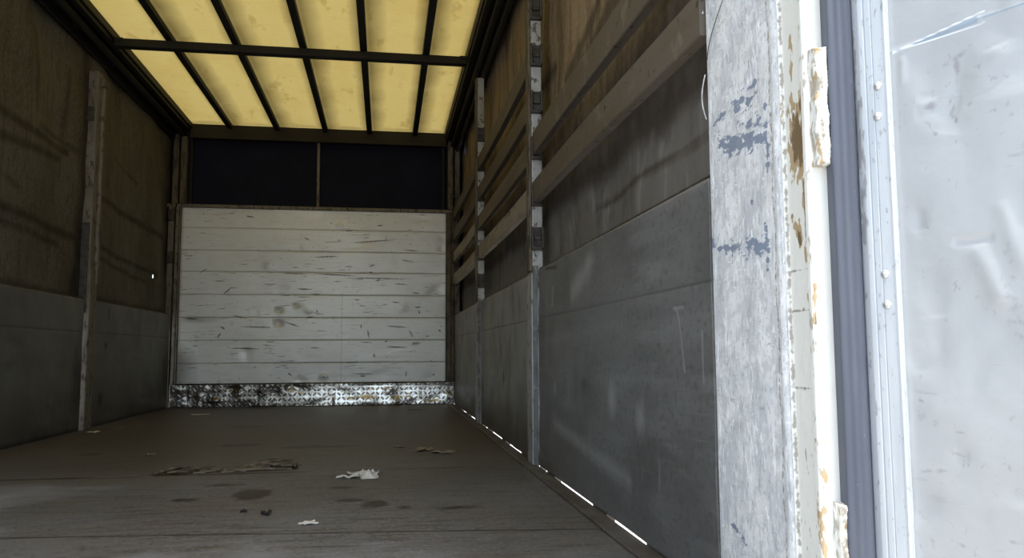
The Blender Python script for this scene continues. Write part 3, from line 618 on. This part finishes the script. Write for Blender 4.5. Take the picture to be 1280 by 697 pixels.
line = lambda X, Y, Z: mx(np.clip(1 - np.abs(Z - .523) / .003, 0, 1), np.clip(1 - np.abs(Z - .585) / .002, 0, 1) * .8, np.clip(1 - np.abs(Z - .405) / .0035, 0, 1), np.clip(1 - np.abs(Y - 1.150) / .003, 0, 1) * .7, np.clip(1 - np.abs(Y - 1.091) / .003, 0, 1) * .75)
chip = lambda X, Y, Z: np.clip(.42 + .10 * (Z < .35), 0, 1) + 0 * X
sweep('rusty_flange', [(.6205, 1.152), (.6265, 1.149), (.6265, 1.093), (.6215, 1.090)], ZS, 'corner', cp, dict(rust=rust, line=line, cream=lambda X, Y, Z: np.ones_like(X), creamchip=chip))
sweep('rear_face', [(.6215, 1.090), (.6215, 1.082), (.625, 1.0785), (.700, 1.0785)], ZS, 'corner', cp, dict(creamchip=lambda X, Y, Z: .38 + .2 * (X < .627), cream=lambda X, Y, Z: .9 + 0 * X, rust=lambda X, Y, Z: mx(seg(X, Z, (.627, .33), (.627, .15), .008) * .55, seg(X, Z, (.625, .56), (.625, .5), .003))))
b = MB(); b.prism([(.6235, 1.435), (.6225, 1.16), (.6275, 1.15), (.6275, 1.093), (.6275, 1.080), (.70, 1.080), (.70, 1.435)], -.02, 2.5); b.build('core', 'corner', cp)
def lug(z0, z1, x0, x1):
    zs = steps((z0, z1, 90)); r = np.random.default_rng(int(z1 * 100))
    p = path([(x0, 1.079), (x0, 1.062), (x0 + .004, 1.058), (x1 - .004, 1.058), (x1, 1.062), (x1, 1.079)], .002)
    A = np.repeat(p[:, None, :], len(zs), 1); Z = np.repeat(zs[None, :], len(p), 0); P = np.concatenate([A, Z[..., None]], -1)
    P[..., 0] += .0018 * np.sin(Z * 90) * np.sin(Z * 37 + 1); P[..., 1] += .002 * np.sin(Z * 60 + A[..., 0] * 400) + r.normal(0, .0006, Z.shape)
    P[:, 0, 1] = 1.0785; P[:, -1, 1] = 1.0785
    return grid('hinge_lug', P, 'corner', cp, attrs=dict(cream=lambda X, Y, Z: np.ones_like(X), creamchip=lambda X, Y, Z: .52 + .16 * (X < (x0 + x1) / 2), rust=lambda X, Y, Z: .55 * mx(seg(X, Z, (x0 + .002, z0), (x0 + .002, z1), .005) * .45, blob(X, Z, ((x0 + x1) / 2, z0 + .01), (.02, .03)) * .6, blob(X, Z, ((x0 + x1) / 2, z1 - .02), (.015, .03)) * .5)))
lug(.735, .915, .629, .650); lug(.02, .245, .640, .660)
b = MB()   # strip of torn lining curling off the edge of the post
P = []
for k in range(25):
    t = k / 24; z = .915 + .09 * t; bow = .009 * math.sin(math.pi * t); P.append((.6185 - .004 * math.sin(math.pi * t), 1.438 + bow, z))
for p, q in zip(P[:-1], P[1:]): b.tube(p, q, .0013, 6)
b.build('torn_lining', 'rubber', cp); b = MB()
P = [(.6185, 1.442 + .004 * math.sin(k * .7), 1.13 + .012 * k) for k in range(8)]
for p, q in zip(P[:-1], P[1:]): b.tube(p, q, .0035, 6)
b.build('torn_lining', 'rubber', cp)
P = [(.6195 - .0006, 1.428 - .1 * t, 1.03 + .10 * t ** .6) for t in np.linspace(0, 1, 16)]
b = MB()
for p, q in zip(P[:-1], P[1:]): b.tube(p, q, .0007, 5)
b.build('thin_wire', 'bracket', cp)

# ================================================================ OPEN REAR DOOR
D = np.array([.51, -1.0]); D /= np.linalg.norm(D); H = np.array([.72, 1.03]); Nn = np.array([D[1], -D[0]])   # Nn faces the lorry's inside
def dp(s, n): q = H + D * s + Nn * n; return (float(q[0]), float(q[1]))
dr = root('door_1', (H[0], H[1], 0), 'open dented aluminium rear door at the right edge', 'door'); tag(dr, kind='structure')
ZD0, ZD1 = -.06, 2.46
ss = steps((.010, .26, 130), (.26, 1.2, 60)); zs = steps((ZD0, .12, 16), (.12, 1.02, 380), (1.02, ZD1, 60)); A, B = np.meshgrid(ss, zs, indexing='ij')
SP = lambda X, Y: (X - H[0]) * D[0] + (Y - H[1]) * D[1]
def dq(x, y):      # where on the door a mark of the sheet sits (s, z)
    import_ = (x - 640) / 988.87, -(y - 348.5) / 988.87
    d = f_ + r_ * import_[0] + u_ * import_[1]; nn = Vector((Nn[0], Nn[1], 0)); t = (Vector((H[0], H[1], 0)) .dot(nn)) / d.dot(nn)
    return ((d.x * t - H[0]) * D[0] + (d.y * t - H[1]) * D[1], .4612 + d.z * t)
h = np.zeros_like(A)
def ridge(p, q, w1, amp):
    global h
    a_, b_ = dq(*p), dq(*q); h += amp * .55 * np.exp(-(((1 - seg(A, B, a_, b_, w1 * 8)) * 5) ** 2)) * (.25 + .75 * dash(A, B, a_, b_, 1) ** .5)
ridge((1255, 258), (1280, 335), .008, .0035); ridge((1222, 315), (1250, 370), .008, .0035); ridge((1245, 60), (1250, 75), .010, .003); ridge((1165, 340), (1172, 390), .012, -.003)
ridge((1195, 302), (1238, 297), .0035, -.0035); ridge((1150, 130), (1195, 125), .014, -.003); ridge((1150, 132), (1192, 118), .004, .002); ridge((1128, 72), (1128, 105), .004, .002); ridge((1146, 262), (1150, 285), .006, -.003); ridge((1185, 160), (1200, 100), .012, -.003)
ridge((1195, 570), (1210, 572), .006, -.002); ridge((1240, 120), (1280, 190), .03, .003)
for k in range(60):
    c = (rng.uniform(0, .3), rng.uniform(.15, 1)); h += rng.uniform(-.0016, .0016) * gau(A, B, c, (rng.uniform(.01, .04), rng.uniform(.01, .05)))
c0, c1, c2 = dq(1115, 66), dq(1222, 24), dq(1282, 4)
h += .0006 * np.clip(seg(A, B, c0, c1, .006) * 1.5, 0, 1) + .0006 * seg(A, B, c1, c2, .004)
P = np.stack([H[0] + D[0] * A + Nn[0] * h, H[1] + D[1] * A + Nn[1] * h, B], -1)
def crease(X, Y, Z):
    s = SP(X, Y); wd = np.clip((s - c0[0]) / (c1[0] - c0[0]), .15, 1)
    return mx(seg(s, Z, c0, c1, 1) ** (1 / .007 * .6) if False else np.clip(1 - np.abs(Z - (c0[1] + (s - c0[0]) * (c1[1] - c0[1]) / (c1[0] - c0[0]))) / (.0085 * wd + .001), 0, 1) * (s < c1[0]) * (s > c0[0] - .003), seg(s, Z, c1, c2, .0028))
def cedge(X, Y, Z):
    s = SP(X, Y); z0 = c0[1] + (s - c0[0]) * (c1[1] - c0[1]) / (c1[0] - c0[0]); wd = np.clip((s - c0[0]) / (c1[0] - c0[0]), .15, 1) * .0075
    return np.clip(1 - np.abs(np.abs(Z - z0) - wd) / .002, 0, 1) * (s < c1[0] + .01) * (s > c0[0])
smu = [((1180, 80), (1205, 65), .010, .9), ((1195, 75), (1195, 115), .008, .9), ((1155, 135), (1185, 130), .010, .8), ((1155, 150), (1170, 168), .005, 1), ((1195, 148), (1195, 152), .006, 1.2), ((1235, 95), (1245, 98), .004, .9), ((1145, 285), (1160, 284), .004, 1),
       ((1220, 370), (1222, 370), .005, 1.1), ((1182, 400), (1184, 400), .006, 1.2), ((1150, 500), (1155, 501), .004, 1), ((1195, 540), (1205, 541), .005, 1), ((1190, 565), (1212, 572), .006, 1.0), ((1260, 580), (1264, 590), .004, 1.1), ((1150, 588), (1190, 588), .005, .9), ((1190, 675), (1205, 682), .004, 1), ((1225, 668), (1280, 680), .004, .8),
       ((1150, 660), (1180, 690), .012, .6), ((1150, 640), (1160, 650), .008, .7), ((1125, 140), (1125, 165), .004, .8), ((1262, 300), (1268, 420), .02, .4), ((1150, 520), (1190, 525), .015, .45), ((1132, 258), (1140, 262), .004, .8)]
def smudge(X, Y, Z):
    s = SP(X, Y); r = np.zeros_like(X)
    for p, q, wd, k in smu: r = mx(r, seg(s, Z, dq(*p), dq(*q), wd) * k)
    return r * .8
grid('door_panel', P, 'door', dr, attrs=dict(crease=crease, edge=cedge, smudge=smudge))
b = MB(); b.prism([dp(.010, -.004), dp(1.2, -.004), dp(1.2, -.030), dp(-.035, -.030), dp(-.035, -.004)], ZD0, ZD1); b.build('door_core', 'door', dr)
# edge profile
prof = [dp(-.052, -.020), dp(-.051, -.006), dp(-.047, .003), dp(-.040, .008), dp(-.031, .0095), dp(-.0235, .009), dp(-.0225, .0075), dp(-.0215, .0090), dp(-.012, .0090), dp(-.0113, .0078), dp(-.0106, .0090), dp(.0045, .0088), dp(.0085, .0092), dp(.0110, .0080), dp(.0112, -.002)]
zs2 = steps((ZD0, .12, 8), (.12, 1.02, 200), (1.02, ZD1, 40))
def pl(X, Y, Z): s = SP(X, Y); return mx(np.clip(1 - np.abs(s + .0225) / .0012, 0, 1), np.clip(1 - np.abs(s + .0113) / .0012, 0, 1) * .9)
ep = sweep('edge_profile', prof, zs2, 'frame', dr, dict(line=pl, scuff=lambda X, Y, Z: mx(seg(SP(X, Y), Z, (-.040, .93), (-.036, .62), .010) * .75, seg(SP(X, Y), Z, (-.030, .84), (-.030, .62), .006) * .6, .25 + 0 * X)), step=.0008)
for x, y in ((1101, 109), (1101, 147), (1110.5, 343), (1113, 381)):
    s, z = dq(x, y); c = Vector((*dp(s, .0088), z)); b = MB()
    r = bmesh.ops.create_uvsphere(b.bm, u_segments=16, v_segments=10, radius=.0066)['verts']
    bmesh.ops.scale(b.bm, vec=(1, 1, .55), verts=r)
    r2 = bmesh.ops.create_cone(b.bm, cap_ends=True, segments=12, radius1=.0024, radius2=.0018, depth=.0016)['verts']; bmesh.ops.translate(b.bm, vec=(0, 0, .0036), verts=r2)
    bmesh.ops.transform(b.bm, matrix=Matrix.Translation(c) @ Vector((Nn[0], Nn[1], 0)).to_track_quat('Z', 'Y').to_matrix().to_4x4(), verts=b.bm.verts)
    b.build('rivet', 'rivet', ep, smooth=True)
# rubber seal between post and door
cx, cy = .668, 1.052
sp = []
for k in range(40):
    t = k / 39; an = math.radians(200 + 150 * t); rr = .0200 + .0012 * math.cos(7 * an) 
    sp.append((cx + rr * math.cos(an) * .98, cy + .012 + rr * math.sin(an) * .9))
sp += [(cx + .034, cy + .016), (cx + .034, cy + .026), (cx - .016, cy + .026)]
b = MB(); b.prism(sp, ZD0, ZD1); b.build('rubber_seal', 'seal', dr)

# ================================================================ LITTER AND DAMAGE ON THE FLOOR
def scrap(name, x, y, wx, wy, m, label, cat, lift=.012, rot=0, n=9, group=None, seed=1):
    r = np.random.default_rng(seed); b = bmesh.new(); top = []
    c, s_ = math.cos(rot), math.sin(rot)
    g_ = [[None] * n for _ in range(n)]; bn = [[None] * n for _ in range(n)]
    ph = r.uniform(0, 6, 4)
    for i in range(n):
        for j in range(n):
            u, v = i / (n - 1) * 2 - 1, j / (n - 1) * 2 - 1
            k = 1 + .22 * math.sin(3 * math.atan2(v, u) + ph[0]) + .12 * math.sin(5 * math.atan2(v, u) + ph[1])
            px, py = u * wx * k * .5, v * wy * k * .5
            zz = .0015 + lift * abs(math.sin(u * 2.3 + ph[2]) * math.cos(v * 1.9 + ph[3])) * (.4 + .6 * r.random())
            g_[i][j] = b.verts.new((x + px * c - py * s_, y + px * s_ + py * c, zz + .0012)); bn[i][j] = b.verts.new((x + px * c - py * s_, y + px * s_ + py * c, zz))
    for i in range(n - 1):
        for j in range(n - 1):
            b.faces.new((g_[i][j], g_[i + 1][j], g_[i + 1][j + 1], g_[i][j + 1])); b.faces.new((bn[i][j], bn[i][j + 1], bn[i + 1][j + 1], bn[i + 1][j]))
    for i in range(n - 1):
        for (A_, B_) in (((i, 0), (i + 1, 0)), ((i, n - 1), (i + 1, n - 1)), ((0, i), (0, i + 1)), ((n - 1, i), (n - 1, i + 1))):
            b.faces.new((g_[A_[0]][A_[1]], g_[B_[0]][B_[1]], bn[B_[0]][B_[1]], bn[A_[0]][A_[1]]))
    bmesh.ops.recalc_face_normals(b, faces=b.faces); me = bpy.data.meshes.new(name); b.to_mesh(me); b.free()
    return tag(link(name, me, m, origin=(x, y, 0)), label, cat, group)
scrap('paper_scrap', -.062, 3.09, .085, .14, 'paper', 'crumpled white paper scrap, largest litter, in the middle of the floor', 'paper scrap', .030, .3, seed=3)
scrap('paper_scrap', -.130, 3.06, .070, .05, 'paper', 'thin torn paper strip just left of the crumpled white paper', 'paper scrap', .010, .1, seed=5)
scrap('card_scrap', .078, 4.01, .055, .06, 'card', 'small brown scrap, leftmost of three in a row on the far floor', 'card scrap', .006, seed=7)
scrap('card_scrap', .190, 3.86, .085, .10, 'card', 'brown card scrap, middle of three in a row on the far floor', 'card scrap', .010, seed=8)
scrap('card_scrap', .272, 3.73, .10, .07, 'card', 'flat brown scrap, rightmost of three in a row on the far floor', 'card scrap', .008, -.2, seed=9)
scrap('paper_scrap', -1.393, 6.42, .12, .07, 'paper', 'pale paper sliver lying near the foot of the bulkhead on the left', 'paper scrap', .004, seed=11)
scrap('paper_scrap', .24, 6.55, .10, .10, 'card', 'faint brown paper sliver near the foot of the bulkhead on the right', 'paper scrap', .004, seed=12)
scrap('paper_scrap', -.203, 2.265, .040, .035, 'paper', 'tiny white paper flake in the foreground near the bottom of the picture', 'paper scrap', .004, .4, seed=13)
scrap('paper_scrap', -1.71, 5.10, .05, .07, 'paper', 'tiny white flake at the foot of the cream side post', 'paper scrap', .006, seed=14)
scrap('paper_scrap', -1.66, 5.42, .04, .05, 'card', 'tiny brown flake just beyond the foot of the cream side post', 'paper scrap', .006, seed=15)
scrap('paper_scrap', -1.06, 3.92, .035, .06, 'card', 'tiny pale flake on the brown floor left of the torn plywood', 'paper scrap', .005, seed=16)
scrap('dirt_clump', -.335, 2.42, .026, .04, 'grit', 'small dark clump of dirt in front of the oil stain', 'dirt', .010, seed=17)
scrap('dirt_clump', -.405, 2.47, .016, .03, 'grit', 'smallest dark speck of dirt in front of the oil stain', 'dirt', .006, seed=18)
b = bmesh.new(); r = np.random.default_rng(2)
def shard(p, q, wd, z):
    p, q = Vector(p), Vector(q); d = (q - p).normalized(); s_ = Vector((-d.y, d.x, 0)) * wd
    a_ = [p - s_ * .3, p + s_ * .3, (p + q) / 2 + s_, q, (p + q) / 2 - s_]
    zz = [z * .2, z * .4, z, z * .5, z * .8]
    t = [b.verts.new((v.x, v.y, k + .004)) for v, k in zip(a_, zz)]; u2 = [b.verts.new((v.x, v.y, k - .001)) for v, k in zip(a_, zz)]
    b.faces.new(t); b.faces.new(u2[::-1])
    for i in range(5): b.faces.new((t[i], u2[i], u2[(i + 1) % 5], t[(i + 1) % 5]))
shard((-.87, 3.27, 0), (-.76, 3.40, 0), .012, .020); shard((-.76, 3.40, 0), (-.60, 3.28, 0), .012, .014); shard((-.62, 3.30, 0), (-.36, 3.29, 0), .010, .012); shard((-.55, 3.50, 0), (-.38, 3.52, 0), .014, .016); shard((-.37, 3.46, 0), (-.35, 3.32, 0), .012, .016)
for k in range(15):
    x = r.uniform(-.60, -.38); y = 3.33 + r.uniform(0, .17); shard((x, y, 0), (x + r.uniform(.04, .10), y + r.uniform(-.03, .03), 0), r.uniform(.003, .010), r.uniform(.004, .014))
for k in range(8):
    x = r.uniform(-.85, -.62); y = 3.28 + r.uniform(0, .08); shard((x, y, 0), (x + r.uniform(.04, .10), y + r.uniform(-.03, .03), 0), r.uniform(.003, .008), r.uniform(.003, .010))
bmesh.ops.recalc_face_normals(b, faces=b.faces); me = bpy.data.meshes.new('torn_plywood'); b.to_mesh(me); b.free()
tag(link('torn_plywood', me, 'splinter', origin=(-.6, 3.35, 0)), 'splintered patch of torn plywood at the seam of the floor, behind the oil stain', 'floor damage')
